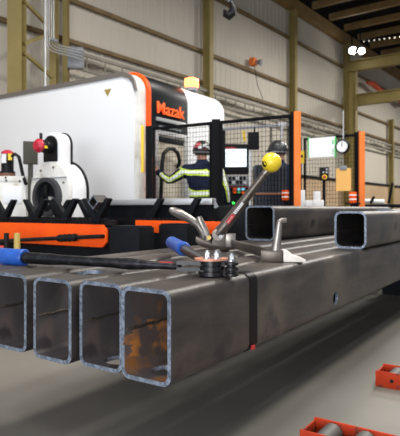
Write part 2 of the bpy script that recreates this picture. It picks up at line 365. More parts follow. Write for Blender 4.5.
mb = MB(); mb.box(bp+UZ*.125, (.19, .16, .15), TH, bev=.03); mb.build('lens', M['beacon'], bt)

# ------------------------------------------------------------------ safety fences
def fence(name, label, posts, hgt, cols, widths):
    f = thing(name, label, 'fence', (posts[0].x, posts[0].y, 0), 0)
    for p, c, w in zip(posts, cols, widths):
        mb = MB(); mb.box((p.x, p.y, hgt/2), (w, .07, hgt), 0, bev=.006); mb.build('post', M[c], f)
        mb = MB(); mb.box((p.x, p.y, .006), (w+.06, .13, .012), 0); mb.build('foot_plate', M['grey'], f)
    for a, b in zip(posts, posts[1:]):
        u = (b-a).normalized(); a2, b2 = a+u*.06, b-u*.06; ln = (b2-a2).length
        mb = MB()
        for z in (.15, hgt-.04): mb.bar(Vector((a2.x, a2.y, z)), Vector((b2.x, b2.y, z)), .03, .035)
        for q in (a2+u*.015, b2-u*.015): mb.bar(Vector((q.x, q.y, .15)), Vector((q.x, q.y, hgt-.04)), .03, .03)
        pn = mb.build('panel_frame', M['wire'], f, smooth=False)
        mb = MB(); n = int(ln/.042)
        for k in range(1, n):
            q = a2+u*ln*k/n; mb.bar(Vector((q.x, q.y, .15)), Vector((q.x, q.y, hgt-.05)), .0035, .0035)
        n = int(hgt/.055)
        for k in range(4, n): mb.bar(Vector((a2.x, a2.y, k*.055)), Vector((b2.x, b2.y, k*.055)), .0035, .0035)
        mb.build('wire_mesh', M['wire'], pn, smooth=False)
    return f
def at(px, d): p = P(px, HY, d); return Vector((p.x, p.y, 0))
fp = [at(149, 6.72), at(216, 6.22), at(297, 5.72)]
fc = fence('safety_fence', 'black wire mesh safety fence between the worker and the tool stack', fp, 2.0, ['wire', 'wire', 'opost'], [.08, .10, .072])
mb = MB(); q = at(142.5, 6.74); mb.box((q.x, q.y, 1.71), (.04, .04, .6), 0, bev=.004); mb.build('yellow_guard', M['yellow'], fc)
mb = MB(); q = at(292.3, 5.75); mb.box((q.x, q.y, 1.0), (.03, .06, 2.0), 0); mb.build('black_post_edge', M['wire'], fc)
fp2 = [at(361.5, 7.2), at(300, 7.72)]
fence('safety_fence', 'wire mesh fence on the orange post carrying the clock and white board', fp2, 2.0, ['opost', 'wire'], [.075, .04])
f2 = bpy.data.objects['safety_fence.001']
mb = MB(); q = at(356.8, 7.24); mb.box((q.x, q.y, 1.0), (.04, .06, 2.0), 0); mb.build('black_post_edge', M['wire'], f2)
u2 = (fp2[1]-fp2[0]).normalized(); a2 = math.atan2(-u2.y, -u2.x); n2 = Vector((u2.y, -u2.x, 0))
if n2.y > 0: n2 = -n2
def onf(px, py, off=.04):        # point on the second fence, a little in front of it
    u = (px-CX)/F; p0 = fp2[0]+n2*off
    s = (u*p0.y-p0.x)/(u2.x-u*u2.y); q = p0+u2*s
    return Vector((q.x, q.y, H+(HY-py)/F*q.y))
def flat(mb, px0, px1, py0, py1, th, off=.04, bev=0, mi=0):
    a, b = onf(px0, (py0+py1)/2, off), onf(px1, (py0+py1)/2, off); c = (a+b)/2
    mb.box(c, ((b-a).length, th, abs(py1-py0)/F*c.y), a2, mi=mi, bev=bev)
t = thing('notice_board', 'white board with green side edges on the mesh fence', 'board', onf(322, 157.5))
mb = MB(); flat(mb, 309.2, 335.2, 137.5, 157.2, .03); mb.build('panel', M['board'], t)
for x0, x1 in ((308.3, 309.4), (335, 336.2)):
    mb = MB(); flat(mb, x0, x1, 137.3, 157.4, .035); mb.build('green_edge', M['green'], t)
mb = MB()
for k, (y0, y1) in enumerate(((140, 144), (149, 150), (150.8, 151.8), (153, 154))): flat(mb, 332.3, 333.6, y0, y1, .006, .058)
mb.build('print_marks', M['green'], t)
c = onf(343.2, 146.8, .05); t = thing('wall_clock', 'round black rimmed clock beside the orange post', 'clock', c-UZ*.11)
mb = MB(); mb.cyl(c, c+n2*.045, .097, 32); mb.build('rim', M['black'], t)
mb = MB(); mb.cyl(c+n2*.04, c+n2*.049, .076, 32); mb.build('face', M['board'], t)
mb = MB()
for k in range(12):
    a = k*math.pi/6; r0 = c+n2*.051-u2*math.sin(a)*.064+UZ*math.cos(a)*.064; mb.box(r0, (.008, .004, .008), a2)
mb.build('hour_marks', M['ink'], t)
for a, ln in ((math.radians(350), .04), (math.radians(5), .062)):
    mb = MB(); mb.bar(c+n2*.053, c+n2*.053-u2*math.sin(a)*ln+UZ*math.cos(a)*ln, .006, .006); mb.build('hand', M['ink'], t)
mb = MB(); mb.bar(c+UZ*.09, c+UZ*.5, .012, .02); mb.build('hanger', M['silver'], t)
c = onf(343.5, 180, .05); t = thing('clipboard', 'amber sheet on a clipboard hanging below the clock', 'clipboard', onf(343.5, 191, .05))
mb = MB(); flat(mb, 336.2, 351, 168.3, 191, .015, .05); mb.build('sheet', M['clipboard'], t)
mb = MB(); flat(mb, 340, 347, 165.8, 170, .03, .055, bev=.004); mb.build('clip', M['grey'], t)
mb = MB(); mb.bar(onf(343.2, 156, .05), onf(343.2, 166, .05), .008, .008); mb.build('hanger', M['grey'], t)
t = thing('warning_sign', 'small yellow sign right of the taller orange post', 'sign', onf(301.5, 164))
mb = MB(); flat(mb, 298.5, 304, 151, 163.3, .012, .065); mb.build('plate', M['yellow'], t)
mb = MB(); flat(mb, 299.5, 303, 155, 157.5, .006, .073); mb.build('print_bars', M['ink'], t)
# emergency stop pedestal
b = at(324, 7.3); t = thing('stop_button_post', 'black control box with red and yellow stop button on a thin post', 'control box', b)
mb = MB(); mb.cyl(b, b+UZ*1.36, .022, 12); mb.cyl(b, b+UZ*.015, .12, 20); mb.build('post', M['black'], t)
c = P(324, 174, 7.3); mb = MB(); mb.box(c, (.11, .09, .18), .1, bev=.008); mb.build('box', M['motor'], t)
mb = MB(); mb.cyl(c+Vector((-.005, -.04, -.045)), c+Vector((-.005, -.06, -.045)), .035, 20); mb.build('yellow_ring', M['yellow'], t)
mb = MB(); mb.cyl(c+Vector((-.01, -.055, -.045)), c+Vector((-.01, -.08, -.045)), .02, 16); mb.build('stop_button', M['redpaint'], t)
for i, (dx, dz) in enumerate(((-.02, .02), (.025, .02), (.025, .06))):
    mb = MB(); mb.cyl(c+Vector((dx, -.04, dz)), c+Vector((dx, -.055, dz)), .013, 12); mb.build('push_button', M['silver'], t)

# ------------------------------------------------------------------ operator console
b = at(236, 7.35); k = 7.35/F
t = thing('control_console', 'black operator console with lit screen right of the worker', 'console', b)
def cb(nm, x0, x1, y0, y1, th, yo, m, bev=.006, par=None):
    mb = MB(); a = P((x0+x1)/2, (y0+y1)/2, 7.35); a.y += yo; mb.box(a, ((x1-x0)*k, th, (y1-y0)*k), 0, bev=bev); return mb.build(nm, M[m], par or t)
cb('screen_housing', 222, 249, 144, 174, .14, .07, 'black', .012)
cb('screen', 225.5, 246.5, 149, 167, .01, -.003, 'screen', 0)
cb('screen_header', 225.5, 236, 147.3, 148.9, .01, -.003, 'redpaint', 0)
cb('keyboard_panel', 222.5, 250, 175, 186, .16, .04, 'grey', .01)
for r_ in range(2):
    for c_ in range(6): cb('key', 225+c_*3.6, 227.6+c_*3.6, 177+r_*4, 180+r_*4, .02, -.045, 'black' if (r_+c_) % 3 else 'silver', 0)
cb('lower_cabinet', 222.5, 251, 186, 270, .3, .14, 'black', .012)
cb('red_strip', 222.5, 251, 186.2, 187.6, .012, -.014, 'redpaint', 0)
for x0, y0, m in ((233, 187.9, 'orange'), (233, 191, 'orange'), (237, 188, 'cyan'), (241.5, 188, 'cyan'), (237, 191, 'green'), (241.5, 191.5, 'orange')):
    cb('indicator_button', x0, x0+3.2, y0, y0+2.4, .02, -.014, m, 0)
cb('status_light', 232.2, 234.4, 202, 204, .02, -.014, 'led', 0)
cb('base', 220, 253, 268, 277, .5, .14, 'black', .01)
b = at(250.5, 7.0); t = thing('white_post', 'slim white upright right of the lit screen', 'post', b)
mb = MB(); mb.box(b+UZ*.86, (.04, .04, 1.72), 0, bev=.004); mb.build('upright', M['silver'], t); mb = MB(); mb.box(b+UZ*.008, (.15, .15, .016), 0); mb.build('base_plate', M['grey'], t)
# overhead rack bars behind the fence
t = thing('overhead_rail', 'dark overhead rail with hanging bars behind the fence', 'rail', at(240, 7.6))
mb = MB(); mb.bar(P(222, 129.5, 7.7), P(292, 124.5, 7.3), .03, .035); mb.build('rail', M['grey'], t)
for px in (224, 291):
    p = P(px, 128, 7.75 if px < 250 else 7.25); mb = MB(); mb.bar((p.x, p.y, 0), (p.x, p.y, 2.1), .04, .04); mb.build('upright', M['black'], t, smooth=False)
mb = MB(); p = P(281.5, 125, 7.36); mb.box(p+Vector((0, -.04, 0)), (.1, .05, .05), 0); mb.cyl(p+Vector((0, -.04, 0)), P(281.5, 139, 7.32), .02, 10); mb.build('tee_bracket', M['silver'], t)
for px in (254.5, 271): 
    mb = MB(); a = P(px, 127, 7.5); mb.bar(a, P(px, 150, 7.5), .02, .025); mb.build('hanging_bar', M['black'], t)
mb = MB(); mb.box(P(253.5, 141, 7.42), (.15, .1, .24), 0, bev=.01); mb.build('monitor_box', M['black'], t)
mb = MB(); mb.bar(P(243.5, 131, 7.58), P(244.8, 141, 7.58), .035, .03); mb.build('yellow_grip', M['yellow'], t)
# black ribbed cabinet in front of second worker
b = at(269, 6.35); t = thing('ribbed_cabinet', 'dark navy ribbed cabinet in front of the second worker', 'cabinet', b)
zt = P(0, 166, 6.35).z; mb = MB(); mb.box(b+UZ*zt/2, (.36, .34, zt), 0, bev=.01); mb.build('body', mat('navy_cabinet', (.012,.016,.03), .5), t)
mb = MB()
for i in range(9): mb.box(b+Vector((-.16+.04*i, -.175, zt/2+.1)), (.012, .012, zt-.25), 0)
mb.build('ribs', M['black'], t, smooth=False)
mb = MB(); mb.box(b+Vector((0, -.178, P(0, 194, 6.35).z)), (.36, .018, .022), 0); mb.build('brown_strip', mat('brown_strip', (.25,.10,.06), .6), t)
def drum(px, y0, y1, w, d, label):
    bz = P(px, y1, d); t = thing('orange_drum', label, 'drum', bz)
    r = w/2/F*d; hz = (y1-y0)/F*d
    mb = MB(); mb.tube([bz, bz+UZ*hz*.08, bz+UZ*hz*.92, bz+UZ*hz], [r*.92, r, r, r*.9], 20); mb.build('body', M['orange'], t)
    for fz in (.28, .66):
        mb = MB(); mb.cyl(bz+UZ*hz*fz, bz+UZ*hz*(fz+.12), r*1.03, 20); mb.build('white_band', M['reflect'], t)
    return t

# ------------------------------------------------------------------ benches behind the stack
def bench(name, label, px0, px1, d, zt, depth, rz=0, m='black'):
    a, b = at(px0, d), at(px1, d); c = (a+b)/2+Vector((0, depth/2, 0)); w = (b-a).length
    t = thing(name, label, 'bench', c, rz)
    mb = MB(); mb.box(L(t, 0, 0, zt-.025), (w, depth, .05), rz, bev=.006); mb.build('top', M[m], t)
    for sx in (-1, 1):
        for sy in (-1, 1):
            mb = MB(); mb.box(L(t, sx*(w/2-.05), sy*(depth/2-.05), (zt-.05)/2), (.05, .05, zt-.05), rz); mb.build('leg', M[m], t, smooth=False)
    mb = MB(); mb.box(L(t, 0, depth*.35, (zt-.05)/2), (w-.1, .02, zt-.15), rz); mb.build('back_panel', M[m], t, smooth=False)
    return t
bench('work_bench', 'black bench under the white cartons behind the square tubes', 299, 346, 6.62, .965, .5)
zb = .965
for px0, px1, y0, zz, lab, d in ((299.5, 305.2, 190, 0, 'tallest white carton next to the orange post', 6.74), (305.6, 312.8, 200.3, 0, 'low white carton in the middle of the bench row', 6.71), (313.2, 324, 200.2, 0, 'wide low white carton at the right of the bench row', 6.71)):
    a, b = P(px0, y0, d), P(px1, y0, d); h = a.z-zb; c = (a+b)/2
    t = thing('white_carton', lab, 'carton', (c.x, d+.06, zb), 0, 'white cartons on the bench')
    mb = MB(); mb.box((c.x, d+.06, zb+h/2), (b.x-a.x, .12, h), 0, bev=.004); mb.build('body', M['card'], t)
    mb = MB(); mb.box((c.x, d+.06, zb+h+.0005), ((b.x-a.x)*.98, .03, .002), 0); mb.build('tape', M['sticker'], t)
h0 = P(0, 200.2, 6.71).z
a, b = P(315, 191.3, 6.71), P(321, 191.3, 6.71); c = (a+b)/2; t = thing('white_carton', 'small white carton stacked on top of the wide carton', 'carton', (c.x, 6.77, h0), 0, 'white cartons on the bench')
mb = MB(); mb.box((c.x, 6.77, (h0+a.z)/2+.001), (b.x-a.x, .09, a.z-h0), 0, bev=.004); mb.build('body', M['card'], t)
mb = MB(); mb.box((c.x, 6.77, a.z+.0015), ((b.x-a.x)*.98, .03, .002), 0); mb.build('tape', M['sticker'], t)
dr = drum(352.8, 192, 203, 7.5, 7.0, 'orange drum with two pale bands left of the second orange post')
drz = dr.location.z
b = at(352.8, 7.0); t = thing('drum_stand', 'dark stand holding the orange drum near the second orange post', 'stand', b)
mb = MB(); mb.box(b+UZ*(drz-.01), (.16, .16, .02), 0); mb.build('plate', M['black'], t); mb = MB(); mb.cyl(b, b+UZ*(drz-.02), .03, 12); mb.build('post', M['black'], t); mb = MB(); mb.cyl(b, b+UZ*.02, .12, 20); mb.build('foot', M['black'], t)
bench('work_bench', 'dark bench right of the second orange post behind the square tube', 364, 425, 7.6, 1.02, .6)
mb = MB(); mb.cyl(P(362.5, 199.0, 7.9), P(384.5, 199.6, 7.75), .035, 16); o = mb.build('white_roll', M['reflect']); o.location.z = 1.021; tag(o, 'pale white roll lying on the dark bench beside the orange post', 'roll')
for i, (px0, px1, lab) in enumerate(((370.5, 374, 'leftmost dark offcut leaning on the dark bench'), (388.5, 392.5, 'slim dark rod leaning right on the dark bench'))):
    mb = MB(); a = P(px0, 201, 7.75); a.z = 1.022; mb.bar(a+UZ*.01, P(px1, 183 if i else 203.5, 7.78)+UZ*(.0 if i else .1), .03, .025); tag(mb.build('steel_offcut', M['black'], smooth=False), lab, 'offcut')
# low dark pallet right of the stack
c = at(430, 6.15); t = thing('floor_pallet', 'dark slatted pallet on the floor beyond the stack at right', 'pallet', c, TH)
for i in range(6):
    mb = MB(); mb.box(L(t, 0, -.35+.14*i, .30), (1.2, .09, .03), TH); mb.build('slat', M['grey'], t, smooth=False)
for x in (-.5, 0, .5):
    mb = MB(); mb.box(L(t, x, 0, .1425), (.09, .8, .285), TH); mb.build('runner', M['black'], t, smooth=False)

# ------------------------------------------------------------------ orange loader with V supports
c0 = at(106, 4.85); t = thing('loading_conveyor', 'orange loading conveyor with a row of black V shaped supports', 'conveyor', c0, TH)
# local y runs left-away, x away-right; the orange panel faces -x
LEN = 3.0; zt, zbt = .805, .595
pts = [(LEN, zbt), (.05, zbt), (.0, zbt+.05), (.0, zt-.05), (.05, zt), (LEN, zt)]
mb = MB(); mb.prism([L(t, 0, y, z) for y, z in pts], dirs(t)[0]*.03); mb.build('side_panel', M['orange'], t, bev=.006)
mb = MB(); mb.prism([L(t, .36, y, z) for y, z in [(-.04, zt-.08), (-1.0, zt-.08), (-1.0, zt+.035), (-.04, zt+.035)]], dirs(t)[0]*.03); mb.build('side_panel', M['orange'], t, bev=.006)
mb = MB(); mb.box(L(t, .24, LEN/2-.1, .69), (.4, LEN-.1, .15), TH); mb.build('bed', M['black'], t, smooth=False)
mb = MB(); mb.box(L(t, .24, LEN/2-.1, .32), (.3, LEN-.2, .635), TH); mb.build('base', M['black'], t, smooth=False)
for yy, name in ((.05, 'chain'), (.40, 'chain')):
    mb = MB(); mb.box(L(t, yy+.02, LEN/2-.1+(-.35 if yy > .2 else 0), .822), (.045, LEN-.1+(.7 if yy > .2 else 0), .05), TH)
    n = 60
    for k in range(n):
        y = (.06 if yy < .2 else -.7)+k*.05
        mb.box(L(t, yy+.02, y, .852), (.05, .028, .022), TH)
        mb.cyl(L(t, yy-.012, y+.025, .828), L(t, yy+.052, y+.025, .828), .014, 8)
    mb.build(name, M['motor'], t)
def vs_at(px, x):
    u = (px-CX)/F; p0 = L(t, x, 0, 0); d2 = dirs(t)[1]
    return (u*p0.y-p0.x)/(d2.x-u*d2.y)
def vsup(px, x):
    u = (px-CX)/F; p0 = L(t, x, 0, 0); d2 = dirs(t)[1]
    s = (u*p0.y-p0.x)/(d2.x-u*d2.y)
    hw, h, zb = .175, .20, .852
    pr = [(-.05, 0), (.05, 0), (hw, h-.012), (hw-.01, h), (hw-.045, h), (.0, .055), (-hw+.045, h), (-hw+.01, h), (-hw, h-.012)]
    mb = MB(); mb.prism([L(t, x, s+y, zb+z) for y, z in pr], dirs(t)[0]*.055); mb.box(L(t, x+.0275, s, zb-.005), (.08, .12, .03), TH)
    mb.build('v_support', M['black'], t, bev=.005); return s
for px in (3, 33.5, 63, 95): vsup(px, .02)
for px in (58, 88): vsup(px, .42)
def arm(px, x):
    s = vs_at(px, x); zb = .852
    pr = [(.03, 0), (-.06, 0), (-.165, .19), (-.155, .20), (-.115, .20), (-.02, .075), (.03, .05)]
    mb = MB(); mb.prism([L(t, x, s+y, zb+z) for y, z in pr], dirs(t)[0]*.055); mb.box(L(t, x+.0275, s-.015, zb-.005), (.08, .12, .03), TH)
    mb.build('leaning_arm', M['black'], t, bev=.005)
for px in (148, 184): arm(px, .42)
# lever rod in front of the panel
a, b = L(t, -.05, .04, .70), P(0, 241, 5.35)
mb = MB(); mb.tube([L(t, .02, .03, .70), L(t, -.06, .035, .70), a+(b-a)*.02, b, b+(b-a)*.2], .02, 10); rod = mb.build('push_rod', M['blackrod'], t)
mb = MB(); pts = [a+(b-a)*(.21+.022*k) for k in range(9)]; mb.tube(pts, [.040 if k % 2 else .032 for k in range(9)], 12); mb.build('ribbed_collar', M['motor'], rod)
mb = MB(); p = G(17, 262, .55); p = P(17, 233, 4.95); mb.cyl(Vector((p.x, p.y, .2)), p, .028, 14); tag(mb.build('yellow_pin', mat('dull_yellow_pin', (.50,.36,.10), .6)), 'yellow upright pin in front of the orange conveyor', 'pin')
p = P(6.5, 233, 5.0); mb = MB(); mb.cyl(Vector((p.x, p.y, .2)), p, .024, 12); tag(mb.build('dark_pin', M['motor']), 'dark upright pin left of the yellow pin', 'pin')
for nm in ('yellow_pin', 'dark_pin'):
    o = bpy.data.objects[nm]; 
p = P(0, 238, 5.0); mb = MB(); mb.box((p.x-.02, 5.06, .62), (.1, .08, .40), 0, bev=.01); tag(mb.build('red_block', M['redpaint']), 'dark red block at the left edge before the orange conveyor', 'block')
# floor-standing carrier below those pins
mb = MB(); mb.box((-1.85, 5.0, .1), (.5, .3, .2), 0, bev=.01); tag(mb.build('pin_carrier', M['black']), 'low black carrier block holding the pins before the conveyor', 'block')
bpy.data.objects['red_block'].location.z = .2
# short grey tube lying in a V
s = (95-CX)/F
# silver guide rail
b0 = at(92, 5.72); t2 = thing('guide_rail', 'pale grey guide rail running behind the V supports towards the fence', 'rail', b0, TH)
b1 = at(214, 4.95); lr = (b1-b0).length
rdir = (b1-b0).normalized(); 
mb = MB(); mb.bar(Vector((b0.x, b0.y, 1.02)), Vector((b1.x, b1.y, 1.02)), .09, .062, bev=.01); mb.build('rail', M['silver'], t2)
mb = MB(); mb.bar(Vector((b0.x, b0.y+.05, .5)), Vector((b1.x, b1.y+.05, .5)), .06, .98); mb.build('skirt', M['black'], t2, smooth=False)
mb = MB(); q = Vector((b1.x, b1.y, 1.0)); mb.prism([q+Vector((0, -.045, -.045)), q+Vector((0, -.045, .05)), q+rdir*.05+Vector((0, -.045, -.03))], Vector((0, .09, 0))); mb.build('end_stop', M['grey'], t2)
q = L(t, .02, 0, 0); 
def cpt(px, x):
    u = (px-CX)/F; p0 = L(t, x, 0, 0); d2 = dirs(t)[1]; return (u*p0.y-p0.x)/(d2.x-u*d2.y)
s = cpt(92, -.02); w = .085
cc = L(t, -.05, cpt(93, -.05), 1.012)
ang = [math.radians(45+90*k) for k in range(4)]
outer = [cc+dirs(t)[1]*(w*.80)*math.cos(a-math.pi/4)+UZ*w*.80*math.sin(a-math.pi/4) for a in ang]
inner = [cc+dirs(t)[1]*(w*.62)*math.cos(a-math.pi/4)+UZ*w*.62*math.sin(a-math.pi/4) for a in ang]
mb = MB(); mb.ringtube(outer, inner, dirs(t)[0]*.16, 0, 1); tag(mb.build('small_tube', [M['scale'], M['bare']], smooth=False), 'short grey square tube lying on its edge in a V support', 'tube')

# black boxes right of the conveyor
for px, d, wl, wr, zt, lab, cat in ((139, 4.12, .31, .19, .805, 'black steel box directly right of the orange panel end', 'box'), (187, 4.25, .29, .22, .82, 'black steel box behind the second blue grip, second box from the orange panel', 'box')):
    c = at(px, d); t3 = thing('steel_box', lab, cat, c, TH)
    mb = MB(); mb.box(L(t3, wr/2, wl/2, zt/2), (wr, wl, zt), TH, bev=.008); mb.build('body', M['black'], t3)
    mb = MB(); mb.box(L(t3, wr/2, wl/2, zt+.004), (wr*.9, wl*.9, .012), TH); mb.build('lid', M['black'], t3)
c = at(187, 4.9); c = at(255, 5.05); t3 = thing('machine_base', 'low black machine base behind the yellow knobbed clamp', 'machine base', c, 0)
mb = MB(); mb.box(Vector((c.x-.22, c.y+.34, .48)), (.72, .4, .96), 0, bev=.01); mb.build('body', M['black'], t3)
mb = MB(); mb.box(Vector((c.x-.22, c.y+.34, .972)), (.70, .38, .025), 0, bev=.004); mb.build('top_plate', M['mblack'], t3)

# ------------------------------------------------------------------ chuck housing and servo unit
b = at(49, 6.15); t = thing('chuck_housing', 'arched white chuck housing with a dark round opening', 'chuck', b, TH)
dx, dy = dirs(t)
def arch(x, cz, R, zb, yc=0, n=24):
    p = [L(t, x, yc+R, zb)]
    for k in range(n+1):
        a = math.pi*k/n; p.append(L(t, x, yc+R*math.cos(a), cz+R*math.sin(a)))
    p.append(L(t, x, yc-R, zb)); return p
mb = MB(); mb.prism(arch(0, 1.17, .33, .0), dx*.06); fp_ = mb.build('face_plate', M['offwhite'], t, bev=.008)
cut(fp_, [])
mb = MB(); mb.prism(arch(.061, 1.16, .345, .0), dx*.20); mb.build('drum_cover', M['white'], t, bev=.01)
mb = MB(); mb.prism(arch(.262, 1.16, .365, .0), dx*.02); mb.build('rear_rim', M['black'], t)
mb = MB(); mb.prism(arch(.03, 1.70, .145, 1.3), dx*.17); mb.build('gear_cover', M['white'], t, bev=.008)
mb = MB(); mb.prism(arch(.201, 1.70, .157, 1.3), dx*.02); mb.build('gear_rim', M['black'], t)
mb = MB(); mb.prism(arch(.015, 1.69, .115, 1.5), dx*.03); mb.build('gear_guard', M['motor'], t)
zc = 1.09; o_ = [L(t, -.06, .225*math.cos(a), zc+.225*math.sin(a)) for a in [2*math.pi*k/32 for k in range(32)]]; i_ = [L(t, -.06, .175*math.cos(a), zc+.175*math.sin(a)) for a in [2*math.pi*k/32 for k in range(32)]]
mb = MB(); mb.ringtube(o_, i_, dx*.075); mb.build('bore_ring', mat('dark_bore_ring', (.035,.036,.04), .5), t)
mb = MB(); mb.cyl(L(t, -.012, 0, zc), L(t, .004, 0, zc), .175, 32); bo = mb.build('bore', M['black'], t)
for k in range(3):
    a = math.pi/2+k*2*math.pi/3; mb = MB(); mb.box(L(t, -.03, .09*math.cos(a), zc+.09*math.sin(a)), (.05, .05, .09), TH); mb.build('jaw', M['silver'] if k == 1 else M['motor'], bo)
for y, z in ((.14, 1.40), (-.08, 1.43), (.24, 1.2), (-.25, 1.25)):
    mb = MB(); mb.cyl(L(t, -.012, y, z), L(t, .01, y, z), .014, 10); mb.build('bolt', M['trimgrey'], t)
mb = MB(); mb.box(L(t, -.006, 0, 1.31), (.012, .62, .012), TH); mb.build('joint_line', M['grey'], t)
mb = MB(); mb.tube([L(t, .02, .0, 1.67), L(t, -.08, .0, 1.67), L(t, -.08, 0, 1.67), L(t, -.14, .0, 1.67)], [.075, .075, .065, .062], 20); mo = mb.build('motor', M['motor'], t)
mb = MB(); mb.tube([L(t, -.135, 0, 1.67), L(t, -.16, 0, 1.67), L(t, -.19, 0, 1.67)], [.08, .08, .05], 24); mb.build('red_cap', M['cap'], mo)
mb = MB(); mb.box(L(t, -.10, -.068, 1.655), (.05, .006, .03), TH); mb.build('yellow_label', M['yellow'], mo)
mb = MB(); mb.cyl(L(t, -.1, .02, 1.73), L(t, -.1, .02, 1.82), .018, 10); mb.build('cable_gland', M['motor'], mo)
b = at(30.5, 6.62); t = thing('junction_box', 'dark olive box behind the red capped motor', 'box', (b.x, b.y, 0))
mb = MB(); c = P(30.5, 153, 6.62); mb.box(c, (.175, .12, .28), .3, bev=.008); mb.build('body', M['darkolive'], t)
mb = MB(); mb.bar(Vector((c.x, c.y, 0)), Vector((c.x, c.y, c.z-.13)), .05, .05); mb.build('stand_post', M['darkolive'], t, smooth=False)
t['label'] = 'dark olive box on a post behind the red capped motor'
b = at(11, 6.70); t = thing('servo_unit', 'white servo unit with black motor and red cap at left edge', 'servo unit', b, 0)
def pb(nm, x0, x1, y0, y1, d, th, m, bev=.008, par=None):
    mb = MB(); a = P((x0+x1)/2, (y0+y1)/2, d); a.y += th/2; mb.box(a, ((x1-x0)/F*d, th, (y1-y0)/F*d), 0, bev=bev); return mb.build(nm, M[m], par or t)
pb('body', -14, 26, 182, 290, 6.70, .3, 'offwhite', .012)
pb('top_plate', -14, 24, 176, 182, 6.70, .3, 'offwhite', .01)
pb('access_panel', 3, 22, 186, 203, 6.69, .012, 'white', .003)
for x, y in ((5.5, 177.5), (19.5, 181), (6, 180.5)):
    mb = MB(); p = P(x, y, 6.69); mb.cyl(p, p+Vector((0, .02, 0)), .012, 10); mb.build('bolt', M['motor'], t)
mb = MB(); p = P(7.5, 176, 6.85); mb.tube([p, p+UZ*.06, p+UZ*.06, p+UZ*.28], [.096, .096, .077, .077], 20); mo = mb.build('motor', M['motor'], t)
mb = MB(); mb.cyl(p-UZ*.01, p+UZ*.035, .099, 20); mb.build('brown_flange', mat('rust_flange', (.16,.07,.04), .6), mo)
mb = MB(); mb.tube([p+UZ*.28, p+UZ*.31, p+UZ*.335], [.079, .074, .034], 20); mb.build('red_cap', M['cap'], mo)
pb('yellow_label', 8, 11.8, 153.5, 160, 6.752, .01, 'yellow', 0, mo)
pb('white_label', 1.5, 6, 154, 163, 6.752, .01, 'sticker', 0, mo)
mb = MB(); mb.tube([P(11, 157, 6.78), P(15, 154, 6.74), P(19, 157, 6.74), P(21, 166, 6.74), P(23, 176, 6.74), P(26, 184, 6.665)], .022, 10); mb.build('cable', M['motor'], t)

# ------------------------------------------------------------------ the stack of rectangular tubes
S0 = Vector(((171-CX)/F*1.62, 1.62, 0))           # near right corner of the front tube's end
def ST(s, w, z): return S0+D1*s+D2*w+UZ*z
TW, THH, TT = .203, .30, .014
labs = ['rightmost rectangular steel tube with rust inside its end', 'second rectangular tube from the right, a hole cut in its bottom', 'third rectangular tube from the right, a hole cut in its top',
        'fourth rectangular tube from the right, its end cut off by the frame', 'rectangular tube behind the blue grip, fifth from the right']
offs = [0, .02, -.005, .01, .02]
ws = [0, .2155, .432, .694, .905]
zB = ZT-THH
for i in range(5):
    s0 = offs[i]; LN = 6.0
    t = thing('rectangular_tube', labs[i], 'steel tube', ST(s0, ws[i]+TW/2, zB), TH, 'stacked rectangular tubes')
    outer = [ST(s0, ws[i]+a, zB+z) for a, z in rrect(TW, THH, .034, 7)]
    inner = [ST(s0, ws[i]+a, zB+z) for a, z in rrect(TW-2*TT, THH-2*TT, .022, 7, TT, TT)]
    mb = MB(); mb.ringtube(outer, inner, D1*LN, 0, 1, 2)
    o = mb.build('wall', [M['scale'], M['bare'], M['rusty_orange' if i == 0 else 'rusty']], t)
    cs = []
    if i == 0:
        cs.append(cutter(ST(.104, .096, zB-.05), ST(.104, .096, zB+.06), .056))
        s = cpt_s = None
        u = (335.5-CX)/F; sv = (u*S0.y-S0.x)/(D1.x-u*D1.y); d = S0.y+D1.y*sv
        zc = H+(HY-298.5)/F*d
        cs.append(cutter(ST(sv, -.05, zc), ST(sv, .06, zc), .036))
    if i == 1: cs.append(cutter(ST(.11, ws[1]+.092, zB-.05), ST(.11, ws[1]+.092, zB+.06), .056))
    if i == 2:
        g = ST(.19, .555, ZT); cs.append(cutter(g-UZ*.06, g+UZ*.05, .070))
    if cs: cut(o, cs)
    # weld bead on the inner far wall
    mb = MB(); pts = [ST(s0+.012+.03*k, ws[i]+TW-TT-.001, zB+.155+.002*math.sin(k*2.3)) for k in range(50)]
    mb.tube(pts, [.004+.002*abs(math.sin(k*5.1)) for k in range(50)], 6); mb.build('weld_seam', M['weld'], t)
    if i == 0:   # rust patch on the inside of the far wall
        mb = MB(); pp = []
        for k in range(60):
            a = 2*math.pi*k/60; r = 1.35+.16*math.sin(3*a+1)+.10*math.sin(7*a)+.08*math.sin(17*a)+.06*math.sin(29*a)
            pp.append(ST(.22+.17*r*math.cos(a), ws[i]+TW-TT-.0015, zB+.105+.045*r*math.sin(a)))
        mb.prism(pp, D2*.001); mb.build('rust_patch', M['rust'], t, smooth=False)
# steel banding strap round the front tube
u = (249.5-CX)/F; sv = (u*S0.y-S0.x)/(D1.x-u*D1.y)
o1 = [ST(sv, a-.003, zB-.003+z) for a, z in rrect(TW+.006, THH+.006, .036, 7)]; i1 = [ST(sv, a-.001, zB-.001+z) for a, z in rrect(TW+.002, THH+.002, .035, 7)]
t = thing('steel_strap', 'black steel strap wrapped round the rightmost rectangular tube', 'strap', ST(sv, TW/2, zB), TH)
mb = MB(); mb.ringtube(o1, i1, D1*.06); mb.build('band', M['strapm'], t)
mb = MB(); mb.box(ST(sv+.02, -.005, zB+.015), (.022, .006, .016), TH); mb.build('red_seal', M['redpaint'], t)
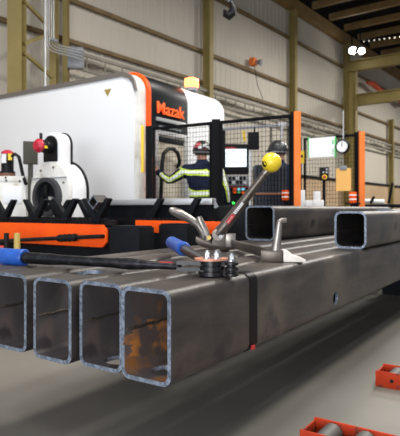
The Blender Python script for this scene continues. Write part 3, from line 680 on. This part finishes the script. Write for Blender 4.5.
# trestles under the stack
for s, lab in ((1.2, 'black steel trestle under the near part of the tube stack'), (4.9, 'black steel trestle under the far part of the tube stack')):
    t = thing('trestle', lab, 'trestle', ST(s, .9, 0), TH)
    mb = MB(); mb.box(ST(s, .58, zB-.03), (.08, .90, .06), TH); mb.build('top_beam', M['black'], t, smooth=False)
    for w in ((.78, 1.0) if s < 2 else (.15, 1.0)):
        mb = MB(); mb.box(ST(s, w, (zB-.06)/2), (.06, .06, zB-.06), TH); mb.build('leg', M['black'], t, smooth=False)

# square tubes on top
def sqtube(px, py, w, h, ang, ln, label):
    g = G(px, py, ZT); t = thing('square_tube', label, 'steel tube', g, ang, 'square tubes on the stack')
    ex, ey = dirs(t)
    outer = [g+ey*a+UZ*z for a, z in rrect(w, h, .046, 7)]; inner = [g+ey*a+UZ*z for a, z in rrect(w-.028, h-.028, .032, 7, .014, .014)]
    mb = MB(); mb.ringtube(outer, inner, ex*ln, 0, 1, 0); mb.build('wall', [M['scale'], M['bare']], t)
    mb = MB(); mb.tube([g+ex*(.01+.1*k)+ey*(w-.014)+UZ*h*.45 for k in range(12)], .004, 6); mb.build('weld_seam', M['weld'], t)
    return t
sqtube(274.5, 241.2, .262, .276, TH-.035, 3.1, 'square steel tube behind the clamp jaw, leftmost on the stack')
sqtube(366.5, 249.4, .205, .236, TH, 3.4, 'square steel tube nearest the right edge, its open end facing us')
sqtube(395, 233.5, .20, .250, TH, 1.5, 'square steel tube mostly hidden behind the right one')

# ------------------------------------------------------------------ bolt cutter
hd = G(214, 277.5, ZT); hx, hy = hd.x, hd.y
t = thing('bolt_cutter', 'long black bolt cutter with blue grips lying across the stack', 'bolt cutter', (hx, hy, ZT))
def V(x, y, z): return Vector((x, y, ZT+z))
# head: two link stacks with nuts
c1 = P(212, 262, hy+.03); c1 = V(c1.x, hy+.04, 0); c2 = V(P(231.5, 262, hy+.01).x, hy+.01, 0)
mb = MB()
for k, z in enumerate((.012, .032, .052)):
    mb.tube([c1+UZ*(z-.008), c1+UZ*(z+.006)], [.052-.003*k]*2, 24)
    mb.cyl(c1+UZ*(z+.004), c1+UZ*(z+.013), .035, 16)
mb.bar(c1+UZ*.012+Vector((-.13, .01, .014)), c1+UZ*.026, .04, .014); mb.bar(c1+UZ*.050+Vector((-.13, .01, 0)), c1+UZ*.05, .04, .014)
hp = mb.build('pivot_plates', M['blackhead'], t)
mb = MB(); mb.cyl(c1+UZ*.060+Vector((-.004, .005, 0)), c1+UZ*.067+Vector((-.004, .005, 0)), .062, 32); mb.build('copper_disc', M['copper'], t)
mb = MB()
for z in (.012, .032, .052):
    mb.tube([c2+UZ*(z-.009), c2+UZ*(z-.006), c2+UZ*(z+.003), c2+UZ*(z+.006)], [.020, .026, .026, .020], 16); mb.cyl(c2+UZ*(z+.004), c2+UZ*(z+.013), .016, 12)
mb.bar(c1+UZ*.012, c2+UZ*.012, .03, .012); mb.bar(c1+UZ*.05, c2+UZ*.05, .03, .012)
mb.build('jaw_link', M['blackhead'], t)
for p in (c1+Vector((-.018, -.012, .067)), c1+Vector((.016, -.022, .067)), c1+Vector((.022, .022, .067)), c2+UZ*.058):
    mb = MB(); mb.cyl(p, p+UZ*.006, .0165, 20); mb.tube([p+UZ*.006, p+UZ*.022], .014, 6); mb.cyl(p+UZ*.022, p+UZ*.03, .008, 10); mb.build('nut', M['zinc'], t)
# long left handle
a = c1+Vector((-.12, .008, .034)); e = P(-14, 255.5, 2.46)
hdv = (e-a)
mb = MB(); mb.tube([a, a+hdv*.09, a+hdv*.12, a+hdv*.22, a+hdv*.30, a+hdv*.55, a+hdv*.62, a+hdv*.80], [.012, .014, .016, .024, .020, .021, .025, .026], 16); h1 = mb.build('handle', M['blackrod'], t)
mb = MB(); mb.tube([a+hdv*.76, a+hdv*.765, a+hdv*.99, a+hdv*1.0], [.034, .038, .039, .034], 20); mb.build('grip', M['blue'], h1)
mb = MB(); mb.bar(a+hdv*.03+UZ*.014, a+hdv*.085+UZ*.014, .010, .003); mb.build('red_mark', M['redpaint'], h1)
# second handle pointing away
a2_ = c1+Vector((-.01, .05, .045)); e2 = P(171.5, 242.5, 2.9); hv = e2-a2_
mb = MB(); mb.tube([a2_, a2_+hv*.2, a2_+hv*.7], [.017, .021, .023], 16); h2 = mb.build('handle', M['blackrod'], t)
mb = MB(); mb.tube([a2_+hv*.58, a2_+hv*.59, a2_+hv*.63, a2_+hv*.64, a2_+hv*.99, a2_+hv], [.030, .035, .035, .033, .034, .029], 20); mb.build('grip', M['blue'], h2)

# ------------------------------------------------------------------ lever clamp with yellow knob
bc = G(217, 249.5, ZT); t = thing('lever_clamp', 'brown lever clamp with a yellow ball knob standing on the stack', 'clamp', (bc.x, bc.y, ZT))
d = bc.y
# channel body
def cp(px, py, dd=0): return P(px, py, d+dd)
pts = [cp(196, 236), cp(200, 237.5), cp(212, 243), cp(214, 233.5), cp(228, 234), cp(235, 236), cp(235, 249.5), cp(212, 249.8), cp(200, 245.5), cp(195.5, 241.5)]
mb = MB(); mb.prism([p+Vector((0, -.035, 0)) for p in pts], Vector((0, .07, 0))); mb.build('channel_body', M['bronze'], t, bev=.004)
mb = MB(); mb.box(cp(230.5, 240.5, -.045), (.058, .05, .085), 0, bev=.004); mb.build('end_block', M['forged'], t)
mb = MB(); q = cp(220.5, 236.5, -.04); mb.cyl(q, q+Vector((0, -.025, 0)), .012, 6); mb.build('bolt', M['zinc'], t)
mb = MB(); q = cp(209, 237.5, -.045); mb.cyl(q, q+Vector((0, -.03, 0)), .014, 6); mb.build('yellow_bolt', mat('yellow_zinc', (.55,.40,.12), .35, .7), t)
# lever handle and knob
hb, ht = cp(218, 234.5, -.02), P(265, 173.5, d-.12)
mb = MB(); mb.tube([hb, hb+(ht-hb)*.08, hb+(ht-hb)*.12, hb+(ht-hb)*.5, ht], [.036, .037, .034, .029, .021], 20); lv = mb.build('lever', M['bronze'], t)
mb = MB(); mb.tube([hb+Vector((0, -.032, -.0)), hb+Vector((0, .032, 0))], .036, 20); mb.build('lever_pivot', M['forged'], t)
hv = (ht-hb); nrm = Vector((0, -1, 0)); nrm = (nrm-hv.normalized()*nrm.dot(hv.normalized())).normalized()
side = hv.normalized().cross(nrm)
mb = MB(); mb.bar(hb+hv*.21+nrm*.0335, hb+hv*.35+nrm*.0315, .024, .004, up=nrm); mb.build('red_label', M['redpaint'], lv)
mb = MB()
for k in range(7): 
    q = hb+hv*(.365+.026*k)+nrm*(.0325-.00045*k); mb.bar(q, q+hv*.017, .017, .003, up=nrm)
for k in range(4):
    q = hb+hv*(.225+.027*k)+nrm*.0352; mb.bar(q, q+hv*.010, .007, .003, up=nrm)
mb.build('white_lettering', M['sticker'], lv)
kc = P(271.5, 162.5, d-.14)
mb = MB(); mb.ball(kc, .0605, 3, sc=(.98, 1, .98)); kn = mb.build('ball_knob', M['yball'], t, ang=80)
mb = MB(); mb.tube([ht-hv*.01, ht+hv*.035, kc], [.021, .023, .018], 14); mb.build('knob_shank', M['forged'], lv)
mb = MB(); q = kc+Vector((-.040, -.030, -.012)); mb.tube([q+Vector((.012, .01, .003)), q+Vector((-.006, -.004, -.001))], .017, 14); mb.build('set_screw_hole', M['black'], kn)
# forged paddle lever
mb = MB(); mb.tube([cp(169.5, 209, -.02), cp(172.5, 210.5, -.02), cp(180, 214, -.01), cp(190, 219.3, 0), cp(198, 225, 0), cp(202.5, 232, 0), cp(204, 240, 0), cp(204, 245, 0)],
                  [.016, .033, .040, .033, .031, .031, .028, .022], 14, flat=.75, up=UZ); mb.build('paddle_lever', M['forged'], t)
mb = MB(); mb.tube([cp(199, 216.5, -.01), cp(199.8, 219.5, -.01), cp(202, 224.5, -.01), cp(204.7, 230, -.01), cp(207.5, 237, -.01), cp(208, 244, -.01)], [.014, .018, .021, .022, .022, .02], 12, flat=.8); mb.build('trigger', M['forged'], t)
# bar to the fixed jaw
jb = G(272, 262.3, ZT); bs = cp(231, 245, -.02); be = V(jb.x+.0, jb.y+.02, .036); bs.z = ZT+.040
mb = MB(); mb.bar(bs, be, .026, .046, bev=.003); mb.build('slide_bar', M['scale'], t)
q = V(jb.x, jb.y+.02, .028); mb = MB(); mb.box(q, (.10, .06, .056), -.15, bev=.006); mb.build('jaw_block', M['bronze'], t)
jt = P(279.5, 222, jb.y+.02); ja = P(275.5, 253, jb.y+.02)
mb = MB(); mb.tube([ja+UZ*-.02, ja, ja+(jt-ja)*.5, ja+(jt-ja)*.93, jt, jt+Vector((.012, 0, .008)), jt+Vector((.032, 0, .009))], [.028, .027, .018, .014, .014, .012, .012], 14); mb.build('fixed_jaw', M['forged'], t)
q0 = V(P(283, 0, jb.y).x, jb.y+.02, .0); 
mb = MB(); pts = [(0, 0), (.105, 0), (.105, .012), (.085, .022), (.045, .034), (.02, .056), (0, .058)]
mb.prism([q0+Vector((x, -.035, z+.001)) for x, z in pts], Vector((0, .075, 0))); mb.build('pale_pad', M['paleped'], t, bev=.005)

# ------------------------------------------------------------------ red roller tracks on the floor
def rtrack(px, py, ln, label, h=.10, wd=.15, n=5):
    p = G(px, py, 0); t = thing('roller_track', label, 'roller track', p, TH)
    dx, dy = dirs(t)
    for x in (0, wd):
        mb = MB(); mb.box(L(t, x, -ln/2, h/2), (.008, ln, h), TH); mb.build('side_channel', M['redor'], t, bev=.0015)
    mb = MB(); mb.box(L(t, wd/2, -ln/2, .006), (wd, ln, .008), TH); mb.build('bottom', M['redor'], t, smooth=False)
    mb = MB(); mb.box(L(t, wd/2, -.004, h*.45), (wd, .008, h*.85), TH); mb.build('end_plate', M['redor'], t, smooth=False)
    for k in range(n):
        y = -.085-.135*k
        if -y > ln-.05: break
        mb = MB(); mb.cyl(L(t, .012, y, h*.46), L(t, wd-.012, y, h*.46), .041, 24); r = mb.build('roller', M['roller'], t)
        mb = MB(); mb.cyl(L(t, -.008, y, h*.5), L(t, wd+.008, y, h*.5), .010, 10); mb.build('axle', M['motor'], r)
rtrack(300, 450, .9, 'red orange roller track on the floor at the bottom edge', h=.082)
rtrack(375.5, 386, .9, 'red orange roller track on the floor at the right edge', h=.085)

# ------------------------------------------------------------------ people
def skin_mesh(joints, edges, root, sub=2):
    names = list(joints); me = bpy.data.meshes.new('skin')
    me.from_pydata([joints[n][0] for n in names], [(names.index(a), names.index(b)) for a, b in edges], [])
    o = bpy.data.objects.new('skin', me); C.objects.link(o)
    o.modifiers.new('s', 'SKIN'); sv = me.skin_vertices[0].data
    for i, n in enumerate(names):
        r = joints[n][1]; sv[i].radius = r if isinstance(r, tuple) else (r, r)
        sv[i].use_root = (n == root)
    md = o.modifiers.new('u', 'SUBSURF'); md.levels = sub; md.render_levels = sub
    bpy.context.view_layer.update()
    res = bpy.data.meshes.new_from_object(o.evaluated_get(bpy.context.evaluated_depsgraph_get()))
    bpy.data.objects.remove(o); return res
def person(name, label, loc, rz, J, gloved=False):
    t = thing(name, label, 'person', loc, rz)
    jn = dict(J)
    ed = [('pelvis','spine'),('spine','chest'),('chest','neckb'),('neckb','neck'),('neck','head'),('head','crown')]
    for s in 'lr':
        ed += [('chest','sh_'+s),('sh_'+s,'el_'+s),('el_'+s,'wr_'+s),('wr_'+s,'pm_'+s),('pelvis','hip_'+s),('hip_'+s,'kn_'+s),('kn_'+s,'an_'+s),('an_'+s,'toe_'+s)]
    body = skin_mesh(jn, ed, 'pelvis')
    bm = bmesh.new(); bm.from_mesh(body)
    for f in bm.faces: f.material_index = 0
    # fingers, each a tapered bent chain rooted in the palm
    for s in 'lr':
        wr, pm = Vector(jn['wr_'+s][0]), Vector(jn['pm_'+s][0]); ax = (pm-wr).normalized()
        lat = ax.cross(Vector((0, 1, .2))).normalized(); cl = lat.cross(ax).normalized()
        if cl.y < 0: cl = -cl
        for k, ln in enumerate((.070, .082, .077, .058)):
            b = pm+lat*(-.027+.018*k)+ax*.005; b2 = b+ax*ln*.55+cl*ln*.15; b3 = b2+ax*ln*.3+cl*ln*.4
            m = MB(); m.tube([b-ax*.02, b, b2, b3], [.010, .010, .009, .006], 8)
            me = bpy.data.meshes.new('x'); m.bm.to_mesh(me); m.bm.free(); bm.from_mesh(me); bpy.data.meshes.remove(me)
        b = wr+ax*.025+lat*(-.02); m = MB(); m.tube([b, b-lat*.025+ax*.03+cl*.012, b-lat*.03+ax*.06+cl*.025], [.013, .012, .007], 8)
        me = bpy.data.meshes.new('x'); m.bm.to_mesh(me); m.bm.free(); bm.from_mesh(me); bpy.data.meshes.remove(me)
    hd = Vector(jn['head'][0]); fw = Vector((0, 1, 0))
    # face and ears belong to the head
    for c, r, sc in ((hd+Vector((0, .105, -.02)), .018, (.8, 1, 1.3)), (hd+Vector((-.088, 0, -.01)), .03, (.4, .7, 1)), (hd+Vector((.088, 0, -.01)), .03, (.4, .7, 1)), (hd+Vector((0, .09, -.085)), .028, (1, .7, .8))):
        m = MB(); m.ball(c, r, 2, sc=sc); me = bpy.data.meshes.new('x'); m.bm.to_mesh(me); m.bm.free(); bm.from_mesh(me); bpy.data.meshes.remove(me)
    zneck = jn['neck'][0][2]-.005
    for f in bm.faces:
        c = f.calc_center_median(); f.material_index = 0
        if c.z > zneck and abs(c.x-hd.x) < .16: f.material_index = 1
        for s in 'lr':
            wr, pm = Vector(jn['wr_'+s][0]), Vector(jn['pm_'+s][0])
            if (c-wr).dot((pm-wr).normalized()) > -.005 and (c-pm).length < .16: f.material_index = 2 if gloved else 1
        if c.z < .09: f.material_index = 2
    me = bpy.data.meshes.new('body'); bm.to_mesh(me); bm.free()
    for m in (M['navy'], M['skin'], M['black']): me.materials.append(m)
    me.shade_smooth(); o = bpy.data.objects.new('body', me); C.objects.link(o); o.parent = t
    for i, x in enumerate((-.032, .032)):
        m = MB(); m.ball(L(t, hd.x+x, hd.y+.087, hd.z+.012), .011, 2); e = m.build('eye', M['sticker'], t)
    m = MB(); m.box(L(t, hd.x, hd.y+.098, hd.z-.062), (.045, .01, .008), rz); m.build('mouth', M['cap'], t)
    return t, o, hd
def wrap(mb, name, m, parent, body, off):
    o = mb.build(name, m, parent)
    md = o.modifiers.new('w', 'SHRINKWRAP'); md.target = body; md.wrap_method = 'NEAREST_SURFACEPOINT'; md.wrap_mode = 'OUTSIDE_SURFACE'; md.offset = off
    bpy.context.view_layer.update()
    me = bpy.data.meshes.new_from_object(o.evaluated_get(bpy.context.evaluated_depsgraph_get())); o.modifiers.clear(); o.data = me; me.name = name
    me.shade_smooth(); return o
def ring(t, z0, z1, rx, ry, cx=0, cy=0, n=48, m=4):
    mb = MB(); rows = []
    for j in range(m+1):
        z = z0+(z1-z0)*j/m; rows.append([mb.bm.verts.new(L(t, cx+rx*math.cos(2*math.pi*k/n), cy+ry*math.sin(2*math.pi*k/n), z)) for k in range(n)])
    for j in range(m):
        for k in range(n): mb.face([rows[j][k], rows[j][(k+1)%n], rows[j+1][(k+1)%n], rows[j+1][k]])
    return mb
def ribbon(t, pts, w, side, n=8):
    mb = MB(); P_ = []
    for i in range(len(pts)-1):
        for k in range(n): P_.append(pts[i].lerp(pts[i+1], k/n))
    P_.append(pts[-1]); rows = []
    for i, p in enumerate(P_):
        tg = (P_[min(i+1, len(P_)-1)]-P_[max(i-1, 0)]).normalized(); wv = tg.cross(side).normalized()
        rows.append([mb.bm.verts.new(world_of(t) @ (p+wv*w*(j/3-.5))) for j in range(4)])
    for i in range(len(rows)-1):
        for j in range(3): mb.face([rows[i][j], rows[i][j+1], rows[i+1][j+1], rows[i+1][j]])
    return mb
def bands(t, body, zs, arms, J):
    for z in zs:
        wrap(ring(t, z-.042, z+.042, .26, .22), 'lime_band', M['hiviz'], t, body, .006)
        wrap(ring(t, z-.020, z+.020, .26, .22), 'silver_band', M['reflect'], t, body, .010)
    for s, off in arms:
        pts = [Vector(J[n+s][0])+Vector(off) for n in ('sh_', 'el_', 'wr_')]
        pts[0] = pts[0].lerp(pts[1], .12); pts[2] = pts[2].lerp(pts[1], .2)
        wrap(ribbon(t, pts, .075, Vector((0, 1, 0))), 'lime_sleeve_band', M['hiviz'], t, body, .006)
        wrap(ribbon(t, pts, .035, Vector((0, 1, 0))), 'silver_sleeve_band', M['reflect'], t, body, .010)
def helmet(t, hd, m, stickers, tilt=0):
    c = hd+Vector((0, .0, .055)); mb = MB(); rings = []; n = 28
    for j in range(8):
        a = math.pi/2*j/7; r = math.cos(a) if j < 7 else .001
        rings.append([mb.bm.verts.new(L(t, c.x+.124*r*math.cos(2*math.pi*k/n), c.y+.14*r*math.sin(2*math.pi*k/n), c.z-.03+.135*math.sin(a))) for k in range(n)])
    for j in range(7):
        for k in range(n): mb.face([rings[j][k], rings[j][(k+1)%n], rings[j+1][(k+1)%n], rings[j+1][k]])
    mb.face(rings[0][::-1]); h = mb.build('hard_hat', m, t)
    mb = MB(); pts = []
    for k in range(n):
        a = 2*math.pi*k/n; e = .012+.05*max(0, math.sin(a))
        pts.append(L(t, c.x+(.118+.012)*math.cos(a), c.y+(.14+e)*math.sin(a), c.z-.036))
    mb.prism(pts, UZ*.01); mb.build('brim', m, h, bev=.002)
    mb = MB(); mb.tube([L(t, c.x+.112*math.cos(a), c.y+.118*math.sin(a), c.z-.058) for a in [math.pi+math.pi*k/10 for k in range(11)]], .014, 8); mb.build('suspension_band', M['grey'], h)
    for x, y, z, col in stickers:
        mb = MB(); q = Vector((x, y, z)).normalized(); pp = L(t, c.x+.116*q.x, c.y+.138*q.y, c.z-.03+.124*q.z); ctr = L(t, c.x, c.y, c.z)
        mb.cyl(pp-(pp-ctr).normalized()*.008, pp+(pp-ctr).normalized()*.004, .024, 14); mb.build('sticker', M[col], h)
    return h
J = dict(pelvis=((0, 0, .95), (.17, .12)), spine=((0, 0, 1.16), (.165, .12)), chest=((0, 0, 1.40), (.20, .13)), neckb=((0, .0, 1.53), (.095, .08)), neck=((0, .01, 1.60), .06), head=((0, .03, 1.69), (.085, .10)), crown=((0, .03, 1.77), (.072, .087)),
         sh_l=((-.21, 0, 1.455), .09), el_l=((-.43, .02, 1.315), .062), wr_l=((-.585, .10, 1.445), .045), pm_l=((-.635, .13, 1.475), (.042, .022)),
         sh_r=((.21, 0, 1.455), .09), el_r=((.31, -.03, 1.20), .062), wr_r=((.335, .02, 1.0), .042), pm_r=((.34, .04, .93), (.042, .022)),
         hip_l=((-.10, 0, .86), .10), kn_l=((-.12, .01, .50), .072), an_l=((-.13, -.01, .09), .052), toe_l=((-.14, .15, .045), (.05, .04)),
         hip_r=((.10, 0, .86), .10), kn_r=((.12, .01, .50), .072), an_r=((.13, -.01, .09), .052), toe_r=((.14, .15, .045), (.05, .04)))
p1 = at(202, 6.92)
t, body, hd = person('person', 'person in navy coverall with lime bands and stickered hard hat, reaching for the machine door', p1, 0, J, gloved=False)
bands(t, body, (1.43, 1.15), (('l', (0, -.07, .0)), ('r', (.03, -.06, 0))), J)
helmet(t, hd, M['helmet1'], ((-.6, -.6, .5, 'pink'), (-.8, -.5, .25, 'pink'), (.25, -.8, .35, 'sticker'), (-.2, -.8, .2, 'sticker'), (.5, -.6, .15, 'sticker')))
m = MB(); m.tube([L(t, hd.x+.078*math.cos(a), hd.y+.088*math.sin(a), hd.z-.02) for a in [math.pi*1.05+math.pi*.9*k/8 for k in range(9)]], .016, 8); m.build('hair', M['hair'], t)
J2 = dict(J); J2.update(el_l=((-.28, .05, 1.22), .062), wr_l=((-.18, .27, 1.15), .045), pm_l=((-.15, .34, 1.14), (.042, .022)), el_r=((.28, .05, 1.22), .062), wr_r=((.18, .27, 1.15), .045), pm_r=((.15, .34, 1.14), (.042, .022)))
p2 = at(279.5, 6.9)
t, body, hd = person('person', 'person in plain navy workwear and dark hard hat behind the ribbed cabinet', p2, math.radians(38), J2)
helmet(t, hd, M['helmet2'], ((.85, -.35, .25, 'yellow'), (-.1, -.8, .4, 'grey')))
m = MB(); m.tube([L(t, hd.x+.078*math.cos(a), hd.y+.088*math.sin(a), hd.z-.02) for a in [math.pi*1.05+math.pi*.9*k/8 for k in range(9)]], .016, 8); m.build('hair', M['hair'], t)
# orange drum on a stand in front of the second worker
dr = drum(286, 190, 200.5, 8.5, 6.0, 'orange drum with two pale bands left of the taller orange post')
b = at(286, 6.0); drz = dr.location.z
t = thing('drum_stand', 'dark stand holding the orange drum left of the taller orange post', 'stand', b)
mb = MB(); mb.box(b+UZ*(drz-.01), (.12, .12, .02), 0); mb.build('plate', M['black'], t); mb = MB(); mb.cyl(b, b+UZ*(drz-.02), .03, 12); mb.build('post', M['black'], t); mb = MB(); mb.cyl(b, b+UZ*.02, .10, 20); mb.build('foot', M['black'], t)

# ------------------------------------------------------------------ light
def area(loc, target, size, power, col, sy=None):
    l = bpy.data.lights.new('bay_lamp', 'AREA'); l.shape = 'RECTANGLE'; l.size = size; l.size_y = sy or size; l.energy = power; l.color = col
    o = bpy.data.objects.new('bay_lamp', l); C.objects.link(o); o.location = loc
    o.rotation_euler = (Vector(target)-Vector(loc)).to_track_quat('-Z', 'Y').to_euler(); return o
warm = (1, .96, .90); cool = (.82, .9, 1)
for x, y, z, p in ((-1.5, 3.8, 8.2, 430), (2.8, 1.0, 8.2, 400), (5.0, 4.5, 8.2, 400), (-3, -2, 8.2, 200), (5, 9, 8.2, 700), (9, 17, 8.2, 1100), (16, 26, 8.2, 1500)):
    area((x, y, z), (x, y, 0), 1.6, p, warm)
area((-6.5, -4.5, 3.0), (0, 4.5, 1.3), 6.5, 330, cool, 5.0)  # cool daylight from the front left, its opening out of view
area((6.5, -4.0, 2.6), (0, 3, .6), 3.5, 90, cool, 3.0)  # unseen fill added at right front to brighten the tube interiors
area((-2.0, -5.0, 1.25), (.9, 2.8, .1), 4.0, 430, (.97, .98, 1), 2.0)  # low unseen fill added to brighten the floor under the stack
wd = bpy.data.worlds.new('world'); bpy.context.scene.world = wd; wd.use_nodes = True
wd.node_tree.nodes['Background'].inputs[0].default_value = (.80, .86, 1, 1); wd.node_tree.nodes['Background'].inputs[1].default_value = .52

# ------------------------------------------------------------------ camera
cam = bpy.data.cameras.new('camera'); co = bpy.data.objects.new('camera', cam); C.objects.link(co)
co.location = (0, 0, H); co.rotation_euler = (math.pi/2, 0, 0)
cam.sensor_fit = 'HORIZONTAL'; cam.sensor_width = 36; cam.lens = 36*F/400; cam.shift_y = -(218-HY)/400
cam.clip_end = 200; cam.dof.use_dof = True; cam.dof.focus_distance = 2.2; cam.dof.aperture_fstop = 6.3
sc = bpy.context.scene; sc.camera = co
sc.view_settings.view_transform = 'Standard'; sc.view_settings.look = 'None'; sc.view_settings.gamma = 1; sc.view_settings.use_curve_mapping = False
sc.view_settings.exposure = -.03
